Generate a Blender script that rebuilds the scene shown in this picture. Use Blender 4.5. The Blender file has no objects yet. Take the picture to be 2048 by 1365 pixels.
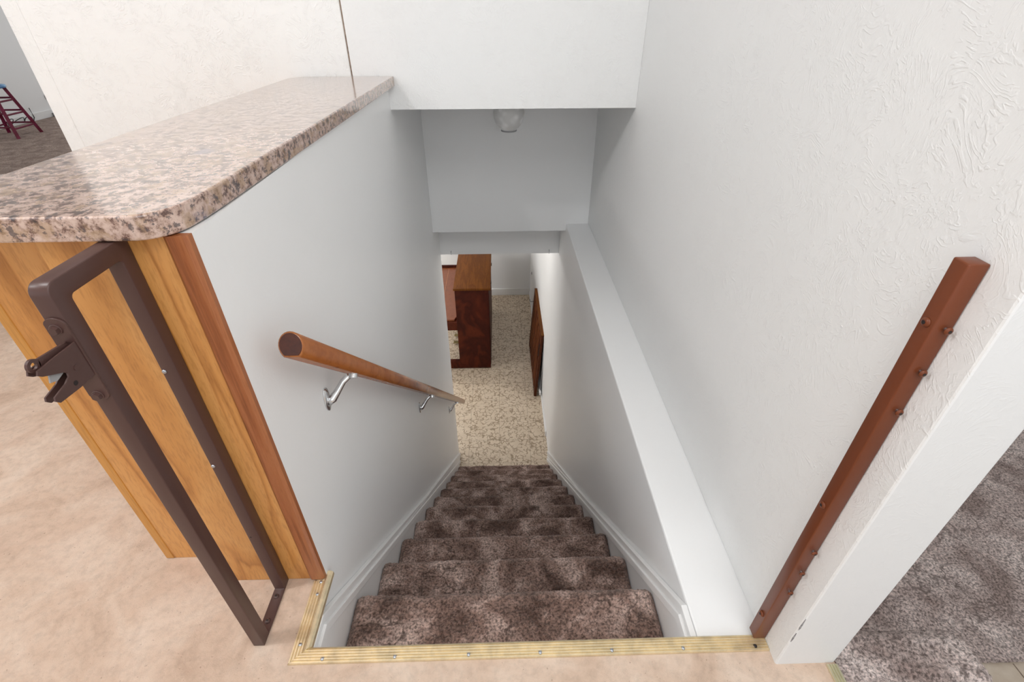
import bpy, bmesh, math, random
from mathutils import Vector, Matrix, noise
C = bpy.context.scene.collection
random.seed(4)

# ---------------------------------------------------------------- camera
def make_camera():
    f_px, pitch, yaw, roll = 977.36, 0.6023, 0.0238, -0.0036
    cy, sy, cp, sp = math.cos(yaw), math.sin(yaw), math.cos(pitch), math.sin(pitch)
    f = Vector((sy*cp, cy*cp, -sp)); r = Vector((cy, -sy, 0)); u = r.cross(f)
    c, s = math.cos(roll), math.sin(roll)
    R, U = c*r+s*u, -s*r+c*u
    M = Matrix((R, U, -f)).transposed().to_4x4()
    M.translation = Vector((0, 0, 1.22))
    cam = bpy.data.cameras.new('camera'); cam.sensor_width = 36; cam.lens = f_px/2048*36
    cam.clip_start = 0.02; cam.clip_end = 60
    o = bpy.data.objects.new('camera', cam); o.matrix_world = M
    C.objects.link(o); bpy.context.scene.camera = o
make_camera()
# ---------------------------------------------------------------- light and exposure
sc = bpy.context.scene
sc.view_settings.view_transform = 'Standard'; sc.view_settings.look = 'None'
sc.view_settings.gamma = 1; sc.view_settings.use_curve_mapping = False
sc.view_settings.exposure = 0.49
w = bpy.data.worlds.new('world'); sc.world = w; w.use_nodes = True
w.node_tree.nodes['Background'].inputs[0].default_value = (0.955, 0.98, 1, 1)
w.node_tree.nodes['Background'].inputs[1].default_value = 0.68
def light(name, kind, loc, power, size=.3, color=(1,1,1), target=None, size_y=None):
    l = bpy.data.lights.new(name, kind); l.energy = power; l.color = color
    if kind == 'AREA':
        l.size = size
        if size_y: l.shape = 'RECTANGLE'; l.size_y = size_y
    else: l.shadow_soft_size = size
    o = bpy.data.objects.new(name, l); o.location = loc; C.objects.link(o)
    if target: o.rotation_euler = (Vector(target)-Vector(loc)).to_track_quat('-Z', 'Y').to_euler()
    return o
light('ceiling_lamp_light', 'POINT', (-1.4, .45, 2.4), 22, .07, (.99, .99, 1))
light('kitchen_lamp_light', 'POINT', (-2.7, 0.3, 2.35), 22, .09, (.99, .99, 1))
light('window_light', 'AREA', (.6, -2.3, 1.75), 8, 1.6, (.95, .98, 1), (0, 1.0, .3), 1.2)
light('stairwell_fill_light', 'AREA', (.4, -.2, 2.5), 21, 1.3, (.97, .99, 1), (.05, 1.9, -1.2))  # added soft fill that evens out the light in the stairwell
light('basement_stair_fill_light', 'POINT', (-.05, 4.3, -.42), 3.5, .12, (1, .98, .95))  # weak fill added to lift the lower stairs, not an actual lamp
light('basement_lamp_light', 'POINT', (-1.6, 5.6, -.5), 30, .12, (1, .98, .95))
light('basement_window_light', 'AREA', (-2.6, 4.2, -1.1), 12, 1.0, (.97, .98, 1), (.2, 4.4, -2.2), .7)
light('living_room_light', 'POINT', (-3.2, 6.8, 2.3), 22, .2, (1, .98, .95))

# ---------------------------------------------------------------- materials
def mat(name, rough=.6, color=(.8,.8,.8), metallic=0, coat=0, spec=None):
    m = bpy.data.materials.new(name); m.use_nodes = True
    b = m.node_tree.nodes['Principled BSDF']
    b.inputs['Base Color'].default_value = (*color, 1); b.inputs['Roughness'].default_value = rough
    b.inputs['Metallic'].default_value = metallic; b.inputs['Coat Weight'].default_value = coat
    if spec is not None: b.inputs['Specular IOR Level'].default_value = spec
    return m
class NT:
    def __init__(s, m, scale=(1,1,1), rot=(0,0,0)):
        s.m = m; s.t = m.node_tree; s.n = s.t.nodes; s.b = s.n['Principled BSDF']
        tc = s.n.new('ShaderNodeTexCoord'); g = s.n.new('ShaderNodeNewGeometry')
        mp = s.n.new('ShaderNodeMapping'); mp.inputs['Scale'].default_value = scale; mp.inputs['Rotation'].default_value = rot
        s.t.links.new(g.outputs['Position'], mp.inputs['Vector']); s.v = mp.outputs[0]; s.pos = g.outputs['Position']
    def link(s, a, b): s.t.links.new(a, b)
    def noise(s, scale, detail=4, rough=.5, dist=0, vec=None, kind='FBM', out='Fac'):
        n = s.n.new('ShaderNodeTexNoise'); n.noise_type = kind
        n.inputs['Scale'].default_value = scale; n.inputs['Detail'].default_value = detail
        n.inputs['Roughness'].default_value = rough; n.inputs['Distortion'].default_value = dist
        s.link(vec if vec is not None else s.v, n.inputs['Vector']); return n.outputs[out]
    def vor(s, scale, feature='F1', vec=None, out='Distance', rnd=1):
        n = s.n.new('ShaderNodeTexVoronoi'); n.feature = feature; n.inputs['Scale'].default_value = scale
        n.inputs['Randomness'].default_value = rnd
        s.link(vec if vec is not None else s.v, n.inputs['Vector']); return n.outputs[out]
    def ramp(s, fac, stops, interp='LINEAR'):
        n = s.n.new('ShaderNodeValToRGB'); e = n.color_ramp.elements; n.color_ramp.interpolation = interp
        while len(e) < len(stops): e.new(.5)
        for el, (p, c) in zip(e, stops):
            el.position = p; el.color = (*c, 1) if hasattr(c, '__len__') else (c, c, c, 1)
        s.link(fac, n.inputs[0]); return n.outputs[0]
    def mix(s, a, b, fac, mode='MIX'):
        n = s.n.new('ShaderNodeMix'); n.data_type = 'RGBA'; n.blend_type = mode
        for v, i in ((a, 6), (b, 7), (fac, 0)):
            if hasattr(v, 'links'): s.link(v, n.inputs[i])
            elif hasattr(v, '__len__'): n.inputs[i].default_value = (*v, 1)
            else: n.inputs[i].default_value = v
        return n.outputs[2]
    def math(s, op, a, b=0):
        n = s.n.new('ShaderNodeMath'); n.operation = op
        for v, i in ((a, 0), (b, 1)):
            if hasattr(v, 'links'): s.link(v, n.inputs[i])
            else: n.inputs[i].default_value = v
        return n.outputs[0]
    def color(s, c): s.link(c, s.b.inputs['Base Color'])
    def rough(s, c): s.link(c, s.b.inputs['Roughness'])
    def bump(s, h, strength=.3, dist=.002, prev=None):
        n = s.n.new('ShaderNodeBump'); n.inputs['Strength'].default_value = strength; n.inputs['Distance'].default_value = dist
        s.link(h, n.inputs['Height'])
        if prev is not None: s.link(prev, n.inputs['Normal'])
        s.link(n.outputs[0], s.b.inputs['Normal']); return n.outputs[0]

def wall_mat(name, color, strength, rough=.55, var=.02):
    m = mat(name, rough, color); t = NT(m)
    n = t.noise(9, 4, .55, .9)
    w_ = t.math('SINE', t.math('MULTIPLY', n, 120.0))
    w_ = t.ramp(w_, [(0.2, 0), (.9, 1)])
    msk = t.ramp(t.noise(30, 3, .6, .8), [(.42, 0), (.56, 1)])
    cov = t.ramp(t.noise(5, 3, .6, .3), [(.36, .45), (.56, 1)])
    blob = t.ramp(t.noise(30, 4, .6, 1.2), [(.42, 0), (.62, 1)])
    h = t.math('MULTIPLY', t.math('ADD', t.math('MULTIPLY', w_, msk), t.math('MULTIPLY', blob, .5)), cov)
    n1 = t.bump(h, strength*.5, .0016)
    t.bump(t.noise(160, 3), strength*.35, .0008, n1)
    c = t.noise(1.6, 2)
    t.color(t.ramp(c, [(.3, tuple(x*(1-var) for x in color)), (.7, color)]))
    return m
M_wall = wall_mat('textured_white_wall', (.855, .86, .855), .75)
M_wallw = wall_mat('textured_warm_white_wall', (.90, .90, .885), 1.2)
M_smooth = wall_mat('smooth_white_wall', (.90, .905, .905), .15, .4)
M_trimw = mat('white_gloss_trim_paint', .33, (.86, .86, .855)); _t = NT(M_trimw); _t.bump(_t.noise(60, 3), .08, .001)
M_wallend = wall_mat('dimmed_white_wall_end', (.80, .81, .815), .25, .5)  # smoother end face; its white is darkened to offset strong light there
M_ceil = mat('white_ceiling_paint', .8, (.8, .8, .79)); _t = NT(M_ceil); _t.bump(_t.noise(70, 3), .3, .002)
M_scuff = mat('brown_gap', .8, (.10, .065, .045)); _t = NT(M_scuff); _t.color(_t.ramp(_t.noise(60), [(.3, (.16,.11,.08)), (.7, (.34,.26,.20))]))
M_mark = mat('grey_scuff', .8, (.15, .15, .16)); _t = NT(M_mark); _t.color(_t.ramp(_t.noise(90), [(.3, (.10,.10,.11)), (.7, (.4,.4,.4))]))

def beige_floor():
    m = mat('beige_napped_floor', .85, (.6,.45,.35), spec=.2); t = NT(m)
    n1 = t.noise(5.5, 6, .65, .6); n2 = t.noise(45, 5, .7)
    c = t.ramp(n1, [(.30, (.50,.36,.27)), (.46, (.63,.475,.37)), (.62, (.70,.56,.455)), (.8, (.74,.61,.51))])
    c2 = t.ramp(n2, [(.3, (.72,.72,.72)), (.55, (1,1,1))])
    c = t.mix(c, c2, .6, 'MULTIPLY')
    sp = t.ramp(t.noise(130, 2, .5), [(.26, (.35,.28,.24)), (.31, (1,1,1))])
    c = t.mix(c, sp, .5, 'MULTIPLY')
    t.color(c)
    p = t.bump(t.noise(38, 5, .65, .8), .35, .004); t.bump(t.noise(420, 3), .5, .0012, p); return m
M_beige = beige_floor()
def carpet_mat(name, dark, mid, light_, scale=7):
    m = mat(name, .95, mid, spec=.1); t = NT(m)
    n1 = t.noise(scale, 5, .6, .5); n2 = t.noise(150, 3, .6, .3)
    c = t.ramp(n1, [(.36, dark), (.5, mid), (.65, light_)])  # shading from the lay of the pile, put into the colour as patches
    c2 = t.ramp(n2, [(.37, (.18,.16,.155)), (.49, (.85,.85,.85)), (.64, (1.6,1.57,1.55))])
    c = t.mix(c, c2, .8, 'MULTIPLY')
    dn = t.noise(6, 3, .6, out='Color'); dv = t.n.new('ShaderNodeVectorMath'); dv.operation = 'MULTIPLY_ADD'
    t.link(dn, dv.inputs[0]); dv.inputs[1].default_value = (.30,.30,.30); t.link(t.v, dv.inputs[2])
    ck = t.ramp(t.vor(7, 'DISTANCE_TO_EDGE', dv.outputs[0]), [(0, 1), (.018, .8), (.04, 0)])
    ck = t.math('MULTIPLY', ck, t.ramp(t.noise(8, 3), [(.48, 0), (.58, 1)]))
    c = t.mix(c, tuple(x*.42 for x in dark), t.math('MULTIPLY', ck, .75)); t.color(c)  # shaded crevices between tufts, drawn as dark lines in the colour
    t.b.inputs['Sheen Weight'].default_value = .35; t.b.inputs['Sheen Tint'].default_value = (1, .85, .78, 1); t.b.inputs['Sheen Roughness'].default_value = .5
    p = t.bump(t.noise(150, 4, .7), .9, .006); t.bump(t.noise(500, 3), .6, .002, p); return m
M_carpet = carpet_mat('brown_plush_carpet', (.105,.060,.046), (.275,.180,.148), (.60,.455,.40))
M_carpet2 = carpet_mat('taupe_plush_carpet', (.31,.235,.215), (.52,.425,.40), (.72,.62,.59), 6)
M_carpet3 = carpet_mat('living_room_carpet', (.20,.14,.115), (.33,.245,.205), (.46,.36,.31), 8)

def tile_mat():
    m = mat('beige_squiggle_tile', .38, (.6,.47,.33)); t = NT(m)
    dn = t.noise(14, 2, .5, out='Color')
    dv = t.n.new('ShaderNodeVectorMath'); dv.operation = 'MULTIPLY_ADD'
    t.link(dn, dv.inputs[0]); dv.inputs[1].default_value = (.09,.09,.09); t.link(t.v, dv.inputs[2])
    e = t.vor(22, 'DISTANCE_TO_EDGE', dv.outputs[0])
    line = t.ramp(e, [(.0, 1), (.06, .9), (.11, 0)])
    mk = t.ramp(t.noise(24, 2, .5), [(.42, 0), (.50, 1)])
    line = t.math('MULTIPLY', line, mk)
    base = t.ramp(t.noise(9, 4), [(.3, (.60,.49,.365)), (.7, (.68,.57,.44))])
    c = t.mix(base, (.32, .235, .155), line)
    # 315 mm tiles: joints
    sx = t.n.new('ShaderNodeSeparateXYZ'); t.link(t.pos, sx.inputs[0])
    j = None
    for k, off in ((0, .049+31.5), (1, -3.66+31.5)):
        a = t.math('MODULO', t.math('ADD', sx.outputs[k], off), .315)
        a = t.math('LESS_THAN', a, .0028)
        j = a if j is None else t.math('MAXIMUM', j, a)
    c = t.mix(c, (.20, .14, .085), t.math('MULTIPLY', j, .8)); t.color(c)
    t.bump(line, .15, .001); return m
M_tile = tile_mat()
M_vinyl = mat('pale_vinyl_floor', .4, (.62,.52,.42)); _t = NT(M_vinyl); _t.color(_t.ramp(_t.noise(30, 4), [(.3, (.56,.46,.36)), (.7, (.66,.57,.47))]))

def granite(name='speckled_granite_laminate'):
    m = mat(name, .24, (.4,.3,.27), spec=.6); t = NT(m)
    c = t.ramp(t.noise(62, 6, .72, .1), [(.33, (.035,.018,.016)), (.42, (.17,.09,.07)), (.475, (.44,.30,.24)), (.56, (.60,.435,.365)), (.72, (.68,.51,.435))])
    g = t.ramp(t.noise(26, 4, .6, .2), [(.52, 0), (.60, 1)])
    c = t.mix(c, (.42, .27, .15), t.math('MULTIPLY', g, .55))
    k = t.ramp(t.noise(70, 4, .7), [(.555, 0), (.60, 1)])
    c = t.mix(c, (.06, .045, .05), t.math('MULTIPLY', k, .8))
    bl = t.ramp(t.noise(9, 2), [(.68, 0), (.74, 1)])
    c = t.mix(c, (.09, .12, .24), t.math('MULTIPLY', bl, .6)); t.color(c)
    t.b.inputs['Coat Weight'].default_value = 1; t.b.inputs['Coat IOR'].default_value = 1.55; t.b.inputs['Coat Roughness'].default_value = .13
    return m
M_granite = granite()
def wood(name, dark, mid, light_, scale=(9, 9, .9), rough=.35, rings=5, fine=90, coat=.25, rot=(0,0,0), spec=None):
    m = mat(name, rough, mid, spec=spec); t = NT(m, scale, rot)
    n = t.noise(1.1, 3, .5, .9)
    w_ = t.math('FRACT', t.math('MULTIPLY', n, rings))
    w_ = t.ramp(w_, [(0, .1), (.5, 1), (.88, .7), (1, .1)])
    c = t.ramp(w_, [(0, dark), (.55, mid), (1, light_)])
    f = t.noise(fine/6, 3, .6); f = t.ramp(f, [(.36, (.72,.66,.6)), (.52, (1,1,1))])
    c = t.mix(c, f, .55, 'MULTIPLY'); t.color(c)
    t.b.inputs['Coat Weight'].default_value = coat; t.b.inputs['Coat Roughness'].default_value = .2
    t.bump(t.noise(fine/6, 3, .6), .08, .001); return m
M_oak = wood('honey_oak_veneer', (.42,.165,.035), (.62,.28,.075), (.68,.335,.105), (5.5, 5.5, .8), rings=6, rough=.34, coat=.1, fine=260)
M_oaktrim = wood('red_oak_trim', (.24,.075,.025), (.33,.105,.035), (.38,.135,.05), (30, 30, 1.2), rings=3, coat=.1, fine=160)
M_oakdk = wood('darker_oak_edge', (.42,.17,.03), (.56,.25,.045), (.60,.28,.06), (14, 14, .8), rings=3)
M_rail = wood('varnished_rail_wood', (.17,.045,.010), (.30,.085,.016), (.37,.12,.025), (14, 2, 2), rough=.25, rings=3, coat=.25)
M_railend = wood('dark_rail_end', (.030,.006,.003), (.050,.010,.004), (.075,.016,.006), (14, 14, 14), rough=.4, rings=1, coat=.1)
M_mahog = wood('dark_mahogany', (.035,.004,.0015), (.062,.009,.003), (.11,.020,.005), (3, 3, 2), rough=.5, rings=2, coat=0, spec=.2)
M_mahtop = wood('brown_mahogany_top', (.10,.030,.003), (.125,.039,.004), (.155,.050,.006), (14, 1.5, 3), rough=.6, rings=2, coat=0, spec=.15)
M_mahfall = wood('polished_fallboard_wood', (.13,.032,.010), (.17,.045,.015), (.21,.06,.022), (2, 1, 2), rough=.35, rings=1, coat=.1, spec=.3)
M_gate = wood('stained_gate_wood', (.035,.009,.004), (.07,.020,.008), (.11,.032,.012), (9, 9, 1), rings=3, coat=0, rough=.6, spec=.15)
M_gateslat = wood('lit_slat_wood', (.09,.026,.010), (.17,.052,.018), (.24,.08,.028), (9, 9, 1), rings=2, coat=0, rough=.6, spec=.15)  # paler than the frame: the lit slat edges are put into the colour
M_steel = mat('brown_painted_steel', .36, (.082, .042, .036), spec=.4); _t = NT(M_steel); _t.bump(_t.noise(500, 2), .05, .0005)
M_steel2 = mat('russet_painted_steel', .36, (.16, .04, .013), spec=.35); _t = NT(M_steel2); _t.bump(_t.noise(500, 2), .05, .0005)
_t.color(_t.ramp(_t.noise(3, 2), [(.3, (.145,.036,.011)), (.7, (.18,.046,.015))]))
M_socket = mat('dark_socket', .6, (.015, .01, .01)); _t = NT(M_socket); _t.bump(_t.noise(300), .05, .0005)
def metal(name, col, rough, lo=.75):
    m = mat(name, rough, col, 1); t = NT(m)
    t.color(t.ramp(t.noise(22, 5, .7), [(.3, tuple(x*lo for x in col)), (.62, col)]))
    t.bump(t.noise(200, 3), .06, .0006); return m
M_brass = metal('worn_brass_strip', (.93, .80, .55), .5, .72)
M_pale = metal('pale_gold_strip', (.80, .76, .56), .45, .8)
M_zinc = metal('zinc_screw', (.55, .58, .63), .3)
M_chrome = metal('satin_chrome', (.75, .76, .77), .22, .85)
M_red = mat('maroon_stool_paint', .35, (.16, .006, .035)); _t = NT(M_red); _t.color(_t.ramp(_t.noise(20), [(.3, (.12,.004,.02)), (.7, (.20,.010,.055))]))
M_blue = mat('blue_painted_seat', .35, (.12, .30, .58)); _t = NT(M_blue); _t.color(_t.ramp(_t.noise(14, 3), [(.35, (.04,.13,.33)), (.5, (.14,.36,.65)), (.7, (.35,.58,.8))]))
M_glass = mat('frosted_glass_shade', .4, (.8, .8, .8)); _t = NT(M_glass)
_t.color(_t.ramp(_t.vor(30, 'SMOOTH_F1'), [(.2, (.86,.86,.86)), (.5, (.68,.68,.67))]))
M_black = mat('black_cable', .5, (.012, .012, .012)); _t = NT(M_black); _t.bump(_t.noise(200), .1, .0005)
M_plate = mat('grey_wall_plate', .5, (.32, .32, .33)); _t = NT(M_plate); _t.bump(_t.noise(200), .1, .0005)
M_brasspedal = metal('dull_brass_pedal', (.42, .34, .16), .4)

# ---------------------------------------------------------------- mesh helpers
OFF = {}
def obj(name, bm, m, parent=None, smooth=False, label=None):
    off = OFF.get(parent.name, Vector((0,0,0))) if parent else Vector((0,0,0))
    if off.length: bmesh.ops.translate(bm, verts=bm.verts, vec=-off)
    bmesh.ops.recalc_face_normals(bm, faces=bm.faces)
    me = bpy.data.meshes.new(name); bm.to_mesh(me); bm.free()
    for p in me.polygons: p.use_smooth = smooth
    if isinstance(m, (list, tuple)):
        for x in m: me.materials.append(x)
    else: me.materials.append(m)
    o = bpy.data.objects.new(name, me); C.objects.link(o)
    if parent: o.parent = parent; OFF[o.name] = off
    if label: o['label'] = label
    if smooth:
        try: me.shade_auto = True
        except Exception: pass
    return o
def thing(name, label, cat, loc, group=None):
    o = bpy.data.objects.new(name, None); C.objects.link(o); o.location = loc
    o.empty_display_size = .05
    OFF[o.name] = Vector(loc); tag(o, label, cat, group); return o
def tag(o, label, cat, group=None):
    o['label'] = label; o['category'] = cat
    if group: o['group'] = group
    return o
def struct(name, bm, m, **k):
    o = obj(name, bm, m, **k); o['kind'] = 'structure'; return o
def box(bm, x0, x1, y0, y1, z0, z1, bev=0, seg=2):
    r = bmesh.ops.create_cube(bm, size=1); vs = r['verts']
    for v in vs:
        v.co = Vector((x0+(v.co.x+.5)*(x1-x0), y0+(v.co.y+.5)*(y1-y0), z0+(v.co.z+.5)*(z1-z0)))
    if bev:
        es = {e for v in vs for e in v.link_edges}
        bmesh.ops.bevel(bm, geom=list(es), offset=bev, segments=seg, profile=.5, affect='EDGES')
    return bm
def BX(*a, **k): return box(bmesh.new(), *a, **k)
def prism(bm, pts, axis, a0, a1, bev=0, seg=2):
    """pts 2-D in the plane of the other two axes (in xyz order), extruded along axis"""
    def P(p, a):
        q = list(p); q.insert(axis, a); return Vector(q)
    v0 = [bm.verts.new(P(p, a0)) for p in pts]; v1 = [bm.verts.new(P(p, a1)) for p in pts]
    f = [bm.faces.new(v0), bm.faces.new(v1[::-1])]; n = len(pts)
    for i in range(n): f.append(bm.faces.new((v0[i], v1[i], v1[(i+1) % n], v0[(i+1) % n])))
    bmesh.ops.recalc_face_normals(bm, faces=f)
    if bev:
        es = {e for x in f[:2] for e in x.edges}
        bmesh.ops.bevel(bm, geom=list(es), offset=bev, segments=seg, profile=.5, affect='EDGES')
    return bm
def PR(*a, **k): return prism(bmesh.new(), *a, **k)
def cyl(bm, p0, p1, r0, r1=None, n=24, caps=True):
    p0, p1 = Vector(p0), Vector(p1); d = p1-p0; r1 = r0 if r1 is None else r1
    q = d.to_track_quat('Z', 'Y').to_matrix().to_4x4(); q.translation = (p0+p1)/2
    bmesh.ops.create_cone(bm, cap_ends=caps, segments=n, radius1=r0, radius2=r1, depth=d.length, matrix=q)
    return bm
def CY(*a, **k): return cyl(bmesh.new(), *a, **k)
def lathe(bm, prof, origin, axis=(0,0,1), n=32):
    q = Vector(axis).to_track_quat('Z', 'Y').to_matrix(); o = Vector(origin); rings = []
    for r, h in prof:
        rings.append([bm.verts.new(o+q@Vector((r*math.cos(2*math.pi*i/n), r*math.sin(2*math.pi*i/n), h))) for i in range(n)])
    for a, b in zip(rings, rings[1:]):
        for i in range(n): bm.faces.new((a[i], a[(i+1) % n], b[(i+1) % n], b[i]))
    bm.faces.new(rings[0][::-1]); bm.faces.new(rings[-1]); return bm
def tube(bm, pts, r, n=10):
    """swept tube; r scalar or list"""
    pts = [Vector(p) for p in pts]; rs = r if isinstance(r, (list, tuple)) else [r]*len(pts); rings = []
    for i, p in enumerate(pts):
        d = (pts[min(i+1, len(pts)-1)]-pts[max(i-1, 0)]).normalized(); q = d.to_track_quat('Z', 'Y').to_matrix()
        rings.append([bm.verts.new(p+q@Vector((rs[i]*math.cos(2*math.pi*k/n), rs[i]*math.sin(2*math.pi*k/n), 0))) for k in range(n)])
    for a, b in zip(rings, rings[1:]):
        for i in range(n): bm.faces.new((a[i], a[(i+1) % n], b[(i+1) % n], b[i]))
    bm.faces.new(rings[0][::-1]); bm.faces.new(rings[-1]); return bm
def arc(cx, cy, r, a0, a1, n=6):
    return [(cx+r*math.cos(math.radians(a0+(a1-a0)*i/n)), cy+r*math.sin(math.radians(a0+(a1-a0)*i/n))) for i in range(n+1)]
def sheet(bm, x0, x1, y0, y1, z, h, step, amp=1.0, seed=0, thick=0):
    """carpet sheet with pile relief; h(x,y) extra height"""
    nx = max(2, int((x1-x0)/step)); ny = max(2, int((y1-y0)/step)); g = []
    for j in range(ny+1):
        row = []
        for i in range(nx+1):
            x = x0+(x1-x0)*i/nx; y = y0+(y1-y0)*j/ny
            row.append(bm.verts.new((x, y, z+h(x, y)+amp*pile(x, y, seed))))
        g.append(row)
    for j in range(ny):
        for i in range(nx): bm.faces.new((g[j][i], g[j][i+1], g[j+1][i+1], g[j+1][i]))
    return bm
def pile(a, b, seed):
    p = Vector((a, b, seed*3.7))
    r = 1-abs(noise.noise(p*26))*2.2
    return .0035*noise.noise(p*95)+.0028*noise.noise(p*190)+.0045*noise.noise(p*9)-.0055*max(0, r-.80)*5*max(0, noise.noise(p*5+Vector((9,1,2)))+.15)

# ================================================================ STRUCTURE
XL, XR, XR2 = -.465, .599, .448          # stairwell: left wall, upper right wall, lower right wall
YB, YF, YE, ZB = 2.319, 3.193, 3.504, -2.564
# floors
FL = [(-8,-2.6), (XR+.135,-2.6), (XR+.135,.53), (XL,.53), (XL,.706), (-.5035,.706), (-.5035,2.3), (-8,2.3)]
struct('floor', PR(FL, 2, -.02, 0), M_beige)
struct('floor', PR([(-8,2.3), (-.5035,2.3), (-.5035,9.6), (-8,9.6)], 2, -.02, 0.004), M_carpet3)
# half wall beside the stairs and down to the basement
struct('wall_left', PR([(.53, ZB), (YE, ZB), (YE, .849), (YB, .849), (YB, .938), (.712, .938), (.712, -.0205), (.53, -.0205)], 0, XL, -.503), M_smooth)
wr = struct('wall_right', BX(XR, XR+.134, .4767, 3.6, -.0105, 2.6, bev=.004), M_wall)
wr.data.materials.append(M_wallend)
for p in wr.data.polygons:
    if p.normal.y < -.7: p.material_index = 1
bm = tube(bmesh.new(), [(XR+.0015, .4772, z) for z in (.105, .12, .13, .142)], [.0006, .0015, .0012, .0005], 6)
tube(bm, [(XR+.0015, .4772, z) for z in (.155, .165, .18, .20)], [.0004, .0016, .0012, .0004], 6)
struct('trim_4', bm, M_mark)
struct('wall_unseen_right', BX(3.2, 3.3, -2.6, 9.6, -.41, 2.6), M_wall)  # unseen wall, added to cut ambient light over the lower floor
struct('wall_lower_right', BX(XR2, XR+.134, .531, 6.8, ZB, -.0105, bev=.006), M_smooth)
struct('wall_front', BX(-.604, XR-.0005, YB, YF-.001, .8495, 2.6), M_wall)
struct('wall_living', BX(-1.905, -.608, YB+.004, YB+.12, 0.004, 2.6, bev=.006), M_wallw)
struct('trim_1', BX(-.6095, -.6035, YB+.0005, YB+.01, .979, 2.6), M_scuff)
struct('trim_2', BX(-1.90, -1.835, YB+.002, YB+.0045, 0.005, 2.59, bev=.001), M_wallw)
struct('wall_far_upper', BX(XL+.0005, XR-.0005, YF, 3.6, -.061, .848), M_smooth)
struct('wall_header', BX(XL+.0005, XR2-.0005, YE-.001, 3.6, -.367, -.0615), M_smooth)
struct('wall_room_far', BX(-6.12, -6, 2.3, 9.6, 0.004, 2.6), M_smooth)
struct('baseboard_room', BX(-6, -5.985, 2.3, 9.6, 0.004, .09, bev=.004), M_trimw)
# basement
struct('floor', BX(-4, XR2, 3.0, 6.8, ZB-.03, ZB), M_tile)
struct('wall_basement_back', BX(-4.1, XR2, 6.8, 6.92, ZB, -.25), M_smooth)
struct('wall_basement_left', BX(-4.12, -4, 3.4, 6.8, ZB, -.25), M_smooth)
struct('wall_basement_near', BX(-4, -.504, 3.38, 3.5, ZB, -.25), M_smooth)
struct('ceiling', BX(-4.1, XR2, 3.6, 6.92, -.25, -.2), M_ceil)
struct('baseboard_back', BX(-4, XR2, 6.786, 6.8, ZB, ZB+.115, bev=.004), M_trimw)
struct('baseboard_right', BX(XR2-.012, XR2, 3.7, 6.785, ZB, ZB+.07, bev=.003), M_trimw)
# upstairs ceiling and outer walls of the room behind the camera
struct('ceiling', BX(-8, 3, -2.6, 9.6, 2.6, 2.7), M_ceil)
# scuff marks on the wall end



# ================================================================ STAIRCASE
RISE, RUN, Y1 = .2223, .2439, .7852
stair = thing('staircase', 'steep brown carpeted staircase with white side boards going down to the basement', 'staircase', (0, .53, 0))
CL, CR = -.446, .436
def step_profile(k):
    z = -RISE*(k+1); yn = Y1+RUN*k; ys = (.53 if k == 0 else Y1+RUN*(k-1)-.035); r = .030; zn = -RISE*(k+2) if k < 10 else ZB
    pts = []
    y = ys
    while y < yn-r: pts.append((y, z, 0, 1)); y += .005
    for i in range(13):
        a = math.radians(90-i*165/12); pts.append((yn-r+r*math.cos(a), z-r+r*math.sin(a), math.cos(a), math.sin(a)))
    yy, zz = pts[-1][0], pts[-1][1]; yr = yn-.035
    q = zz
    while q > zn+.002: q -= .012; pts.append((yr, max(q, zn), 1, 0))
    return pts
for k in range(11):
    st = .0052 if k < 3 else (.008 if k < 6 else .012)
    pts = step_profile(k)
    if k >= 3: pts = pts[:1]+[p for i, p in enumerate(pts[1:-1]) if i % (2 if k < 6 else 3) == 0 or p[2]]+pts[-1:]
    nx = int((CR-CL)/st); bm = bmesh.new(); g = []
    s = 0; last = None
    for (y, z, ny, nz) in pts:
        if last: s += math.hypot(y-last[0], z-last[1])
        last = (y, z); row = []
        for i in range(nx+1):
            x = CL+(CR-CL)*i/nx; e = min(x-CL, CR-x)
            rd = -.018*(max(0, 1-e/.022))**2 if nz > .02 or ny > 0 else 0
            d = pile(x, s, k)*1.25+rd*(1 if nz > .5 else .5)
            row.append(bm.verts.new((x, y+ny*d, z+nz*d)))
        g.append(row)
    for j in range(len(g)-1):
        for i in range(nx): bm.faces.new((g[j][i], g[j][i+1], g[j+1][i+1], g[j+1][i]))
    obj('step', bm, M_carpet, stair, smooth=True)
# solid stair core under the carpet
core = [(.535, -RISE-.02)]
for k in range(11):
    yn = Y1+RUN*k-.05; z = -RISE*(k+1)-.02
    core.append((yn, z)); core.append((yn, z-RISE if k < 10 else ZB))
core += [(core[-1][0]-.2, ZB), (.535, -RISE-.6)]
obj('core', PR(core, 0, CL+.004, CR-.004), M_trimw, stair)
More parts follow.
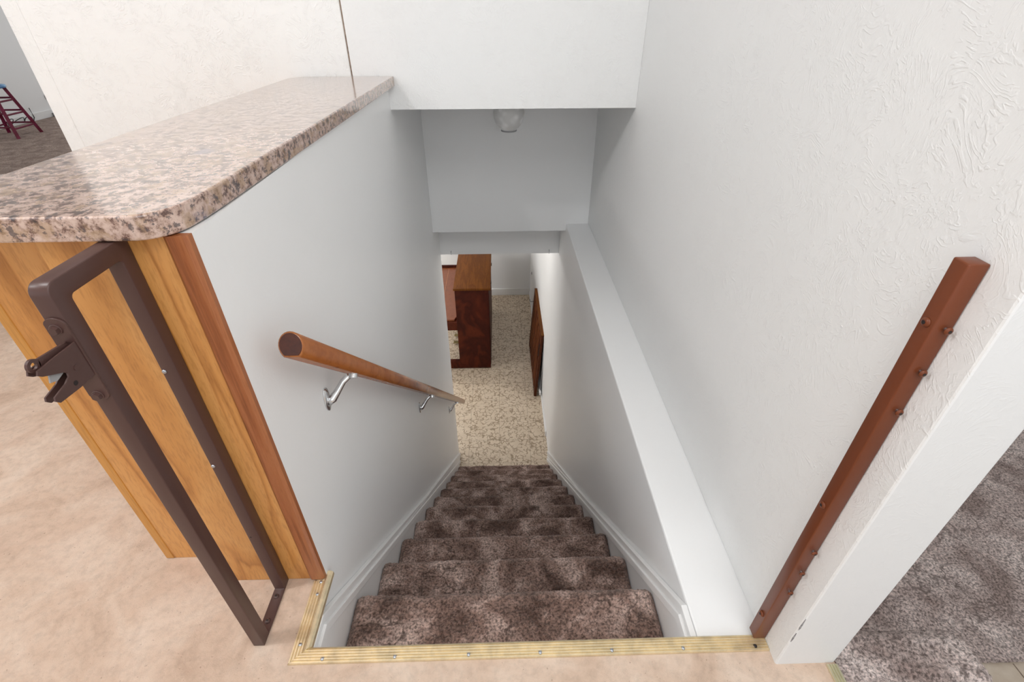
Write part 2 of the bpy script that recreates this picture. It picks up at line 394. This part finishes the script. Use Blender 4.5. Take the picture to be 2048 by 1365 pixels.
# side boards with cap moulding
def skirt(x_in, x_wall, sgn):
    sl = -RISE/RUN
    def zc(y): return -RISE+sl*(y-Y1)
    ye = YE-.03
    top = [(.532, -.055), (.612, -.058)]
    lo = [(.532, -.6), (.9, -.75)]
    body = [(.532, -.057), (.606, -.057), (ye, max(zc(ye)+.0, ZB+.02)), (ye, ZB+.001), (2.9, ZB+.001), (1.0, -.85), (.532, -.5)]
    a0, a1 = sorted((x_in, x_wall))
    b = PR(body, 0, a0, a1)
    o = obj('side_board', b, M_trimw, stair)
    # cap moulding running down the slope
    def band(h0, h1, t):
        y0 = .606
        p = [(.545, -.057+h0), (y0-.012*(h0 > .02), -.057+h0), (ye, zc(ye)+h0*1.35), (ye, zc(ye)+h1*1.35), (y0+.012*(h1 > .03), -.057+h1), (.545, -.057+h1)]
        q0, q1 = sorted((x_wall, x_wall+sgn*t)); return PR(p, 0, q0, q1, bev=.0022)
    bm = band(-.004, .026, .022); bm2 = band(.0255, .046, .015)
    me = bpy.data.meshes.new('tmp'); bm2.to_mesh(me); bm2.free(); bm.from_mesh(me); bpy.data.meshes.remove(me)
    obj('cap_moulding', bm, M_trimw, stair)
skirt(-.4475, XL+.0005, 1)
skirt(.4375, XR2-.0005, -1)

# ================================================================ THRESHOLD STRIPS
def ribbed(width, n, base, hi):
    """ribbed top profile from 0..width"""
    pts = []
    for i in range(n):
        a = width*i/n; b = width*(i+1)/n
        pts += [(a+.0006, base), (a+(b-a)*.28, hi), (a+(b-a)*.78, hi), (b-.0002, base)]
    return pts
def screw_head(loc, axis, r, m, parent, socket=False, hexh=False):
    ax = Vector(axis).normalized(); bm = bmesh.new()
    if hexh:
        lathe(bm, [(r*1.22, 0), (r*1.22, .001), (r*1.05, .0015)], loc, ax, 20)
        cyl(bm, Vector(loc)+ax*.001, Vector(loc)+ax*.0065, r, r*.9, 6)
    else:
        lathe(bm, [(r, 0), (r, r*.12), (r*.85, r*.38), (r*.5, r*.55), (r*.1, r*.6)], loc, ax, 20)
    o = obj('screw', bm, m, parent, smooth=not hexh)
    if socket:
        cyl_b = CY(Vector(loc)+ax*r*.5, Vector(loc)+ax*r*.64, r*.42, n=6)
        obj('socket', cyl_b, M_socket, o)
    return o
# front strip: profile in (Y, z), extruded in X; mitred at the left end
s1 = thing('threshold_strip', 'long ribbed brass threshold strip screwed along the top edge of the stairs', 'threshold strip', (.06, .516, 0))
prof = [(.5035, .0005)]+[(.5035+a, z) for a, z in ribbed(.030, 5, .0028, .0052)]+[(.5345, .005), (.5385, .0025), (.5395, -.002), (.538, -.008), (.5305, -.008), (.5305, .0005)]
def mitred(prof, a0, a1, mit):
    bm = bmesh.new()
    v0 = [bm.verts.new((a0+mit*(p[0]-.5035), p[0], p[1])) for p in prof]
    v1 = [bm.verts.new((a1, p[0], p[1])) for p in prof]
    bm.faces.new(v0); bm.faces.new(v1[::-1]); n = len(prof)
    for i in range(n): bm.faces.new((v0[i], v1[i], v1[(i+1) % n], v0[(i+1) % n]))
    return bm
obj('strip', mitred(prof, -.4935, XR-.001, 1.12), M_brass, s1)
for x in (-.419, -.256, -.089, .074, .238, .402): screw_head((x, .5135, .004), (0,0,1), .0042, M_zinc, s1)
screw_head((.569, .5135, .004), (0,0,1), .0042, M_socket, s1)
s2 = thing('threshold_strip', 'short ribbed brass strip with rounded nose at the foot of the oak post', 'threshold strip', (-.475, .6, 0))
W2 = .0305
prof2 = [(-.4945, .0005)]+[(-.4945+a, z) for a, z in ribbed(.0265, 4, .0028, .0052)]+[(-.4670, .0062), (-.462, .0085), (-.456, .0072), (-.4515, .002), (-.4505, -.006), (-.453, -.014), (-.4635, -.014), (-.4635, .0005)]
bm = bmesh.new()
v0 = [bm.verts.new((p[0], .5035+(p[0]+.4945)*.86, p[1])) for p in prof2]
v1 = [bm.verts.new((p[0], .722 if p[0] > -.4665 else .6975, p[1])) for p in prof2]
bm.faces.new(v0); bm.faces.new(v1[::-1]); n = len(prof2)
for i in range(n): bm.faces.new((v0[i], v1[i], v1[(i+1) % n], v0[(i+1) % n]))
obj('strip', bm, M_brass, s2)
for x, y in ((-.4785, .545), (-.4745, .662), (-.4745, .6935)): screw_head((x, y, .004), (0,0,1), .0042, M_zinc, s2)
s3 = thing('threshold_strip', 'pale ribbed metal strip at the right edge of the beige floor beside the carpet', 'threshold strip', (.723, .2, 0))
prof3 = [(.711, .0005)]+[(.711+a, z) for a, z in ribbed(.024, 4, .0028, .0052)]+[(.7365, .003), (.7365, .0005)]
obj('strip', PR(prof3, 1, -.6, .472), M_pale, s3)

# ================================================================ RIGHT SIDE FLOORS
st2 = thing('carpeted_step', 'taupe plush carpeted top step with rounded front corner right of the wall end', 'step', (.9, .2, -.41))
# outline with rounded corner; top sheet plus rolled edge
def step_block():
    bm = bmesh.new(); x0, x1, y0, y1, z, R_ = .7375, 1.080, -.6, .556, .000, .055
    nx, ny = 66, 190; rows = []
    for j in range(ny+1):
        y = y0+(y1-y0)*j/ny; row = []
        xe = x1 if y < y1-R_ else x1-R_+math.sqrt(max(0, R_**2-(y-(y1-R_))**2))
        xe = max(xe, x0+.1)
        for i in range(nx+1):
            x = x0+(xe-x0)*i/nx
            d = min(xe-x, y1-y); rr = .045
            e = -(rr-math.sqrt(max(0, rr*rr-(rr-d)**2))) if d < rr else 0
            e += .006*math.exp(-((d-.035)/.02)**2)
            row.append(bm.verts.new((x, y, z+e+pile(x, y, 31)*1.9)))
        rows.append(row)
    for j in range(ny):
        for i in range(nx): bm.faces.new((rows[j][i], rows[j][i+1], rows[j+1][i+1], rows[j+1][i]))
    bedge = [rows[j][nx] for j in range(ny+1)]+[rows[ny][i] for i in range(nx-1, -1, -1)]
    prev = bedge; 
    for dz, ins in ((-.03, .004), (-.05, .02), (-.196, .022)):
        ring = []
        for v in bedge:
            ring.append(bm.verts.new((v.co.x-ins, v.co.y-ins, z-.03+dz if dz > -.1 else -.409)))
        for a in range(len(bedge)-1): bm.faces.new((prev[a], ring[a], ring[a+1], prev[a+1]))
        prev = ring
    return bm
obj('tread', step_block(), M_carpet2, st2, smooth=True)
bm = sheet(bmesh.new(), XR+.136, 3.2, .620, 4.0, -.400, lambda x, y: 0, .011, 1.3, 5)
struct('floor', bm, M_carpet2, smooth=True)
bm = BX(.8, 3.2, -2.6, .68, -.435, -.412)
for v in bm.verts: pass
struct('floor', bm, M_vinyl)
struct('trim_3', BX(1.512, 1.5155, -.6, .62, -.4121, -.4115), M_scuff)

# ================================================================ OAK CABINET + COUNTERTOP
cab = thing('cabinet', 'honey oak cabinet end under the speckled counter at the top of the stairs', 'cabinet', (-.70, .75, 0))
obj('body', BX(-.905, -.5036, .792, YB-.002, .001, .9385), M_oak, cab)
obj('side_panel', BX(-.888, -.700, .774, .7915, .001, .9385), M_oak, cab, label='wide recessed oak panel')
obj('edge_trim', BX(-.909, -.888, .772, .7915, .001, .9385, bev=.002), M_oakdk, cab, label='darker oak edge strip')
obj('end_panel', BX(-.700, -.5036, .706, .7915, .001, .9385), M_oak, cab, label='narrower front oak panel')
pp = [(-.503, .7115), (-.504, .7025), (-.4985, .6985), (-.473, .6985), (-.4665, .7025), (-.4655, .7115)]
tag(obj('corner_trim', PR(pp, 2, .0075, .9385), M_oaktrim), 'reddish oak corner strip covering the end of the half wall', 'trim')
# countertop slab (long run to the wall), softened edges
def slab():
    xr0, xr1 = -.468, -.436
    pts = [(-1.05, .676), (-.60, .676)]+[(-.535+.062*math.sin(a)*1.0, .742-.066*math.cos(a)) for a in [math.radians(t) for t in (8, 20, 32, 45, 58, 70, 82)]]
    pts += [(-.4695, .765), (-.4665, .82), (-.436, YB-.0012), (-.805, YB-.0012), (-.855, 2.27), (-.872, .90), (-1.05, .80)]
    return PR(pts, 2, .940, .978, bev=.0035, seg=3)
top = obj('countertop', slab(), M_granite)
tag(top, 'mottled brown granite pattern countertop with clipped corner running to the wall', 'countertop')

# ================================================================ STEEL GATE FRAME
fr = thing('steel_gate', 'dark brown steel latch frame standing in front of the oak cabinet', 'gate frame', (-.573, .61, 0))
def frame_loop():
    # outline in (Y, z) at X -.586..-.560; outer rounded top corners
    y0, y1, zt = .546, .7055, .9385; t = .0275; R_ = .016
    bm = bmesh.new(); x0, x1 = -.5865, -.5605
    outer = [(y0, .001)]+[(y0, zt-R_)]+arc(y0+R_, zt-R_, R_, 180, 90)[1:]+arc(y1-.006, zt-.006, .006, 90, 0)+[(y1, .001)]
    inner = [(y0+t, .006)]+[(y0+t, zt-t-.007)]+arc(y0+t+.007, zt-t-.007, .007, 180, 90)[1:]+arc(y1-t-.007, zt-t-.007, .007, 90, 0)+[(y1-t, .006)]
    # match counts by building as polygons with a bridge strip
    n = min(len(outer), len(inner)); assert len(outer) == len(inner), (len(outer), len(inner))
    vo = [[bm.verts.new((x, *p)) for p in outer] for x in (x0, x1)]; vi = [[bm.verts.new((x, *p)) for p in inner] for x in (x0, x1)]
    for i in range(n-1):
        bm.faces.new((vo[0][i], vo[0][i+1], vi[0][i+1], vi[0][i])); bm.faces.new((vo[1][i], vi[1][i], vi[1][i+1], vo[1][i+1]))
        bm.faces.new((vo[0][i], vo[1][i], vo[1][i+1], vo[0][i+1])); bm.faces.new((vi[0][i], vi[0][i+1], vi[1][i+1], vi[1][i]))
    # foot bar
    bm.faces.new((vo[0][0], vi[0][0], vi[0][-1], vo[0][-1])); bm.faces.new((vo[1][0], vo[1][-1], vi[1][-1], vi[1][0]))
    bm.faces.new((vi[0][0], vi[1][0], vi[1][-1], vi[0][-1])); bm.faces.new((vo[0][0], vo[0][-1], vo[1][-1], vo[1][0]))
    bmesh.ops.recalc_face_normals(bm, faces=bm.faces)
    es = [e for e in bm.edges if len(e.link_faces) == 2 and e.calc_face_angle() > 1.2]
    bmesh.ops.bevel(bm, geom=es, offset=.0018, segments=2, profile=.5, affect='EDGES')
    return bm
obj('frame', frame_loop(), M_steel, fr, smooth=True)
screw_head((-.5745, .658, .0062), (0,0,1), .0066, M_steel, fr, socket=True)
screw_head((-.5735, .599, .0062), (0,0,1), .0066, M_steel, fr, socket=True)
for z in (.702, .462): screw_head((-.582, .678, z), (0,-1,0), .0042, M_zinc, fr)
obj('screw_hole', CY((-.580, .6784, .224), (-.580, .6778, .224), .0022), M_socket, fr)
# latch
bk = [(-.5875, .852), (-.5875, .882)]+[(-.5735+.0145*math.cos(math.radians(a)), .882+.0115*math.sin(math.radians(a))) for a in range(165, 0, -15)]+[(-.559, .882), (-.559, .770)]+\
     [(-.5735+.0145*math.cos(math.radians(a)), .768-.0115*math.sin(math.radians(a))) for a in range(15, 180, 15)]+[(-.5875, .770), (-.5875, .852)]
bk = bk[:-1]
lat = obj('latch', PR(bk, 1, .5425, .5455, bev=.0006), M_steel, fr)
cheek = [(.5425, .858), (.5, .8585), (.479, .858), (.476, .853), (.481, .848), (.500, .838), (.506, .835), (.510, .831), (.5085, .826), (.4995, .8215), (.478, .817), (.476, .812), (.481, .806), (.515, .803), (.5425, .803)]
for x0 in (-.5745, -.5630): obj('cheek_plate', PR(cheek, 0, x0, x0+.0025, bev=.0005), M_steel, lat)
arm = [(.540, .849), (.503, .846), (.4895, .8545), (.4925, .8665), (.532, .862), (.541, .856)]
bm = PR(arm, 0, -.5700, -.5665, bev=.0006)
R_ = [[bm.verts.new((x, .4845+rr*math.cos(2*math.pi*i/24), .862+rr*math.sin(2*math.pi*i/24))) for i in range(24)] for x, rr in ((-.5700, .0088), (-.5665, .0088), (-.5665, .0044), (-.5700, .0044))]
for q in range(4):
    for i in range(24): bm.faces.new((R_[q][i], R_[q][(i+1) % 24], R_[(q+1) % 4][(i+1) % 24], R_[(q+1) % 4][i]))
obj('lever', bm, M_steel, lat)
pawl = [(.525, .842), (.505, .846), (.491, .842), (.487, .833), (.497, .829), (.512, .833), (.524, .834)]
obj('pawl', PR(pawl, 0, -.5662, -.5642, bev=.0004), M_plate, lat)
obj('rivet', CY((-.5606, .524, .829), (-.5596, .524, .829), .0038), M_steel, lat)
obj('rivet', CY((-.5606, .512, .813), (-.5603, .512, .813), .0034), M_socket, lat)
screw_head((-.575, .5425, .877), (0,-1,0), .0066, M_steel, lat, hexh=True)
screw_head((-.574, .5425, .766), (0,-1,0), .0066, M_steel, lat, hexh=True)

# ================================================================ RIGHT POST
po = thing('gate_post', 'russet brown steel post screwed to the white wall beside the strip', 'post', (.585, .541, 0))
obj('post', BX(.5705, .5985, .5285, .5535, .0065, .9575, bev=.0022), M_steel2, po, smooth=True)
for z in (.867, .479, .095): screw_head((.5705, .5415, z), (-1,0,0), .0072, M_steel2, po, socket=True)
for z in (.864, .793, .719, .356, .286, .213):
    s_ = screw_head((.588, .5235, z), (0,-1,0), .0058, M_steel2, po, socket=True)
    obj('shank', CY((.588, .5235, z), (.588, .5285, z), .0024), M_zinc, s_)

# ================================================================ HANDRAIL
hr = thing('handrail', 'varnished wooden handrail sloping down the left stairwell wall on metal brackets', 'handrail', (XL+.01, .99, .379))
p0, p1 = Vector((-.398, .762, .694)), Vector((-.398, 3.60, -1.962)); ax = (p1-p0).normalized(); upv = ax.cross(Vector((1,0,0))).normalized()
if upv.z < 0: upv = -upv
def rail():
    bm = bmesh.new(); prof = []
    for i in range(28):
        a = 2*math.pi*i/28; x = .0245*math.cos(a); z = .0265*math.sin(a)
        if z < -.021: z = -.021
        prof.append((x, z))
    rings = []
    L = (p1-p0).length
    for s_, k in ((0, .90), (.003, 1), (L-.003, 1), (L, .92)):
        ring = []
        for x, z in prof:
            p = p0+ax*s_+Vector((1,0,0))*x*k+upv*z*k
            if s_ < .01: # end sawn upright: slide along the axis so that the end faces the landing
                p = p-ax*((z*k)*.35)
            ring.append(bm.verts.new(p))
        rings.append(ring)
    for a, b in zip(rings, rings[1:]):
        for i in range(28): bm.faces.new((a[i], a[(i+1) % 28], b[(i+1) % 28], b[i]))
    bm.faces.new(rings[0][::-1]); bm.faces.new(rings[-1])
    global RING; RING = [v.co.copy() for v in rings[0]]
    return bm
bm = rail()
ro = obj('rail', bm, M_rail, hr, smooth=True)
bm = bmesh.new(); cc = sum(RING, Vector())/28; v0 = [bm.verts.new(cc+(p-cc)*.97) for p in RING]; v1 = [bm.verts.new(cc+(p-cc)*.93-ax*.0012) for p in RING]
for i in range(28): bm.faces.new((v0[i], v0[(i+1) % 28], v1[(i+1) % 28], v1[i]))
bm.faces.new(v1); bm.faces.new(v0[::-1])
obj('end_cap', bm, M_railend, hr, label='dark sawn rail end')
for yb in (.985, 2.035, 3.118):
    t_ = (yb+.05-p0.y)/(p1.y-p0.y); rp = p0+(p1-p0)*t_-upv*.0225
    zb_ = rp.z-.055
    bm = bmesh.new()
    lathe(bm, [(.018, 0), (.018, .003), (.010, .0055), (.006, .006)], (XL, yb, zb_), (1,0,0), 24)
    for v in bm.verts: v.co.z = zb_+(v.co.z-zb_)*2.05
    b_ = obj('bracket', bm, M_chrome, hr, smooth=True)
    pts = [(XL+.003, yb, zb_-.008), (XL+.014, yb+.006, zb_-.004), (XL+.028, yb+.018, zb_+.014), (XL+.042, yb+.030, zb_+.034), (XL+.055, yb+.040, rp.z-.012), (XL+.070, yb+.050, rp.z-.008)]
    obj('bracket_arm', tube(bmesh.new(), pts, [.013, .0115, .009, .008, .0082, .0088], 14), M_chrome, b_, smooth=True)
    sd = bmesh.new(); q = rp
    cyl(sd, q-upv*.010+Vector((.004,0,0)), q+Vector((.004,0,0))+upv*.002, .011, n=20)
    obj('saddle', sd, M_chrome, b_)

# ================================================================ STAIRWELL LAMP
lm = thing('ceiling_light', 'round frosted glass ceiling globe over the stairs', 'ceiling light', (.053, 2.75, .849))
obj('base', lathe(bmesh.new(), [(.055, .0), (.055, -.012), (.045, -.018)], (.053, 2.75, .849)), M_scuff, lm)
gp = [(.042, -.016), (.058, -.03), (.074, -.055), (.0805, -.085), (.079, -.11), (.068, -.137), (.052, -.155), (.040, -.163), (.0395, -.170), (.0385, -.172)]
gl = obj('globe', lathe(bmesh.new(), gp, (.053, 2.75, .849), n=40), M_glass, lm, smooth=True)
obj('rim', lathe(bmesh.new(), [(.0405, -.168), (.042, -.172), (.040, -.176), (.034, -.176)], (.053, 2.75, .849), n=40), M_plate, lm, smooth=True)

# ================================================================ HEADER HOOKS, WALL HOOK
for x, lb in ((-.383, 'small metal hook at the left end of the lower header'), (.372, 'small metal hook at the right end of the lower header')):
    bm = tube(bmesh.new(), [(x, YE-.001, -.338), (x, YE-.012, -.337), (x, YE-.018, -.345), (x, YE-.016, -.362), (x, YE-.008, -.366)], .002, 8)
    tag(obj('hook', bm, M_plate, smooth=True), lb, 'hook')
bm = lathe(bmesh.new(), [(.018, 0), (.018, .004), (.006, .006)], (XR2, 5.894, -2.17), (-1,0,0), 16)
tube(bm, [(XR2, 5.894, -2.17), (XR2-.03, 5.894, -2.175), (XR2-.055, 5.88, -2.16), (XR2-.06, 5.87, -2.12)], .006, 8)
tag(obj('coat_hook', bm, M_plate, smooth=True), 'dark metal coat hook on the basement wall above the leaning gate', 'hook')
bm = lathe(bmesh.new(), [(.022, 0), (.022, .006), (.012, .012)], (XR2, 6.4, -1.99), (-1,0,0), 16)
tag(obj('wall_peg', bm, M_plate, smooth=True), 'tiny grey knob high on the basement wall near the far corner', 'knob')

# ================================================================ PIANO
pn = thing('piano', 'upright mahogany piano standing in the basement at the foot of the stairs', 'piano', (-.34, 5.6, ZB))
PY0, PY1 = 4.90, 6.36
obj('side_panel', BX(-.535, -.150, PY0, PY0+.045, ZB+.012, -1.438, bev=.004), M_mahog, pn)
obj('side_panel', BX(-.535, -.150, PY1-.045, PY1, ZB+.012, -1.438, bev=.004), M_mahog, pn)
obj('back', BX(-.175, -.146, PY0+.05, PY1-.05, ZB+.03, -1.442), M_mahog, pn)
obj('front_panel', BX(-.515, -.49, PY0+.045, PY1-.045, ZB+.10, -1.45), M_mahog, pn)
ld = obj('lid', BX(-.548, -.124, PY0-.022, PY1+.02, -1.438, -1.410, bev=.005, seg=3), M_mahtop, pn, smooth=True)
for y in (5.02, 5.5, 6.15): obj('hinge', BX(-.126, -.116, y, y+.05, -1.432, -1.412, bev=.002), M_socket, ld)
obj('key_bed', BX(-.86, -.515, PY0+.01, PY1-.01, -1.99, -1.875, bev=.004), M_mahog, pn)
fb = [(-.515, 4.94), (-.54, 4.925), (-.60, 4.925), (-.84, 4.925), (-.86, 4.95), (-.86, 6.33), (-.84, 6.345), (-.515, 6.345)]
fbp = [(-.522, 5.06), (-.565, 4.93), (-.86, 4.93), (-.86, 6.33), (-.522, 6.33)]
f_ = obj('fallboard', PR(fbp, 2, -1.8745, -1.85, bev=.006), M_mahfall, pn)
obj('hinge_line', BX(-.742, -.735, 4.95, 6.30, -1.8502, -1.8465), M_oaktrim, f_)
obj('arm', BX(-.86, -.535, PY1-.03, PY1+.005, -1.875, -1.82, bev=.004), M_mahog, pn)
for y in (PY0+.002, PY1-.06):
    obj('toe_block', BX(-.84, -.52, y, y+.058, ZB+.010, -2.448, bev=.004), M_mahog, pn)
    obj('leg', BX(-.84, -.775, y, y+.058, -2.448, -1.99, bev=.006), M_mahog, pn)
for y in (5.45, 5.62, 5.79):
    obj('pedal', BX(-.66, -.515, y-.026, y+.026, -2.535, -2.522, bev=.005), M_brasspedal, pn)

# ================================================================ LEANING SLATTED GATE
gt = thing('slatted_gate', 'stained wooden slatted gate leaning against the basement wall', 'gate', (.39, 4.87, ZB))
gz0, gz1, gx0, gx1 = ZB+.004, -1.715, .365, .424
GY0, GY1 = 4.345, 5.41
hv = Vector((gx1-gx0, 0, gz1-gz0)); GL = hv.length; hv.normalize(); nv = Vector((-hv.z, 0, hv.x)).normalized()
if nv.x > 0: nv = -nv
def gbox(u0, u1, y0, y1, t0, t1, bev=.002):
    bm = BX(t0, t1, y0, y1, u0, u1, bev=bev)
    for v in bm.verts: v.co = Vector((gx0, v.co.y, gz0))+hv*v.co.z+nv*v.co.x
    return bm
obj('stile', gbox(0, GL, GY0, GY0+.055, -.022, .008), M_gate, gt)
obj('stile', gbox(0, GL, GY1-.055, GY1, -.022, .008), M_gate, gt)
obj('top_rail', gbox(GL-.05, GL, GY0+.055, GY1-.055, -.022, .008), M_gate, gt)
obj('bottom_rail', gbox(.02, .08, GY0+.055, GY1-.055, -.022, .008), M_gate, gt)
obj('cap', gbox(GL, GL+.012, GY0, GY1, -.024, .010), M_mahtop, gt)  # top edge in a paler brown that stands for light falling on it
for i in range(7):
    y = GY0+.115+i*.130; obj('slat', gbox(.06, GL-.045, y, y+.062, -.020, .010), M_gateslat, gt)
obj('backing', gbox(.05, GL-.02, GY0+.03, GY1-.03, -.024, -.0215), M_gate, gt)
obj('latch_plate', gbox(GL-.28, GL-.12, GY0+.012, GY0+.038, .008, .013), M_socket, gt)
bm = tube(bmesh.new(), [(XR2-.006, 4.30, -1.9), (XR2-.010, 4.29, -2.1), (XR2-.016, 4.31, -2.3), (XR2-.018, 4.34, ZB+.075)], .004, 8)
tag(obj('cord', bm, M_plate, smooth=True), 'grey cord running down the basement wall behind the leaning gate', 'cord')
bm = BX(XR2-.035, XR2-.013, 4.28, 4.62, ZB+.071, ZB+.11, bev=.004)
tag(obj('wall_rail', bm, M_trimw), 'white strip at the foot of the basement wall behind the leaning gate', 'trim strip')

# ================================================================ STOOL
cx, cyy = -5.56, 6.10
stl = thing('stool', 'maroon wooden bar stool with blue painted seat in the far room', 'stool', (cx, cyy, .004))
HS = .515
obj('seat', lathe(bmesh.new(), [(.12, HS-.03), (.150, HS-.026), (.158, HS-.012), (.152, HS+.002), (.12, HS+.008)], (cx, cyy, 0), n=28), M_blue, stl, smooth=True)
def leg_pt(a, z):
    r = .255-.135*(z/HS); return Vector((cx+r*math.cos(a), cyy+r*math.sin(a), z))
angs = [math.radians(a) for a in (-42, 48, 138, 228)]
for a in angs:
    d = leg_pt(a, HS-.02)-leg_pt(a, .004); bm = bmesh.new()
    box(bm, -.016, .016, -.016, .016, 0, 1)
    b0, b1 = leg_pt(a, .004), leg_pt(a, HS-.028)
    for v in bm.verts:
        q = b0.lerp(b1, v.co.z); c_, s_ = math.cos(a), math.sin(a)
        v.co = q+Vector((v.co.x*c_-v.co.y*s_, v.co.x*s_+v.co.y*c_, 0))
    obj('leg', bm, M_red, stl)
for i in range(4):
    for z in (.10, .235, .365):
        zz = z+(.018 if i % 2 else 0)
        obj('rung', CY(leg_pt(angs[i], zz), leg_pt(angs[(i+1) % 4], zz), .0095, n=10), M_red, stl)
# small things on the far room wall
bm = lathe(bmesh.new(), [(.045, 0), (.045, .01), (.03, .025)], (-5.999, 7.36, .235), (1,0,0), 20)
tag(obj('wall_plate', bm, M_plate, smooth=True), 'round grey plate low on the far room wall', 'wall plate')
bm = BX(-5.985, -5.92, 7.28, 7.75, .005, .05, bev=.006)
tag(obj('floor_vent', bm, M_plate), 'grey floor vent at the foot of the far room wall', 'vent')
pts = []
for i in range(60):
    t_ = i/59; a = t_*math.pi*4.2
    pts.append((-5.93+.05*math.sin(a*1.3), 6.45+.50*t_+.05*math.sin(a), .012+.09*abs(math.sin(a*.75))*(1-t_*.2)))
pts.append((-5.98, 6.97, .16))
tag(obj('cable', tube(bmesh.new(), pts, .0045, 6), M_black, smooth=True), 'black cable coiled on the carpet behind the stool', 'cable')
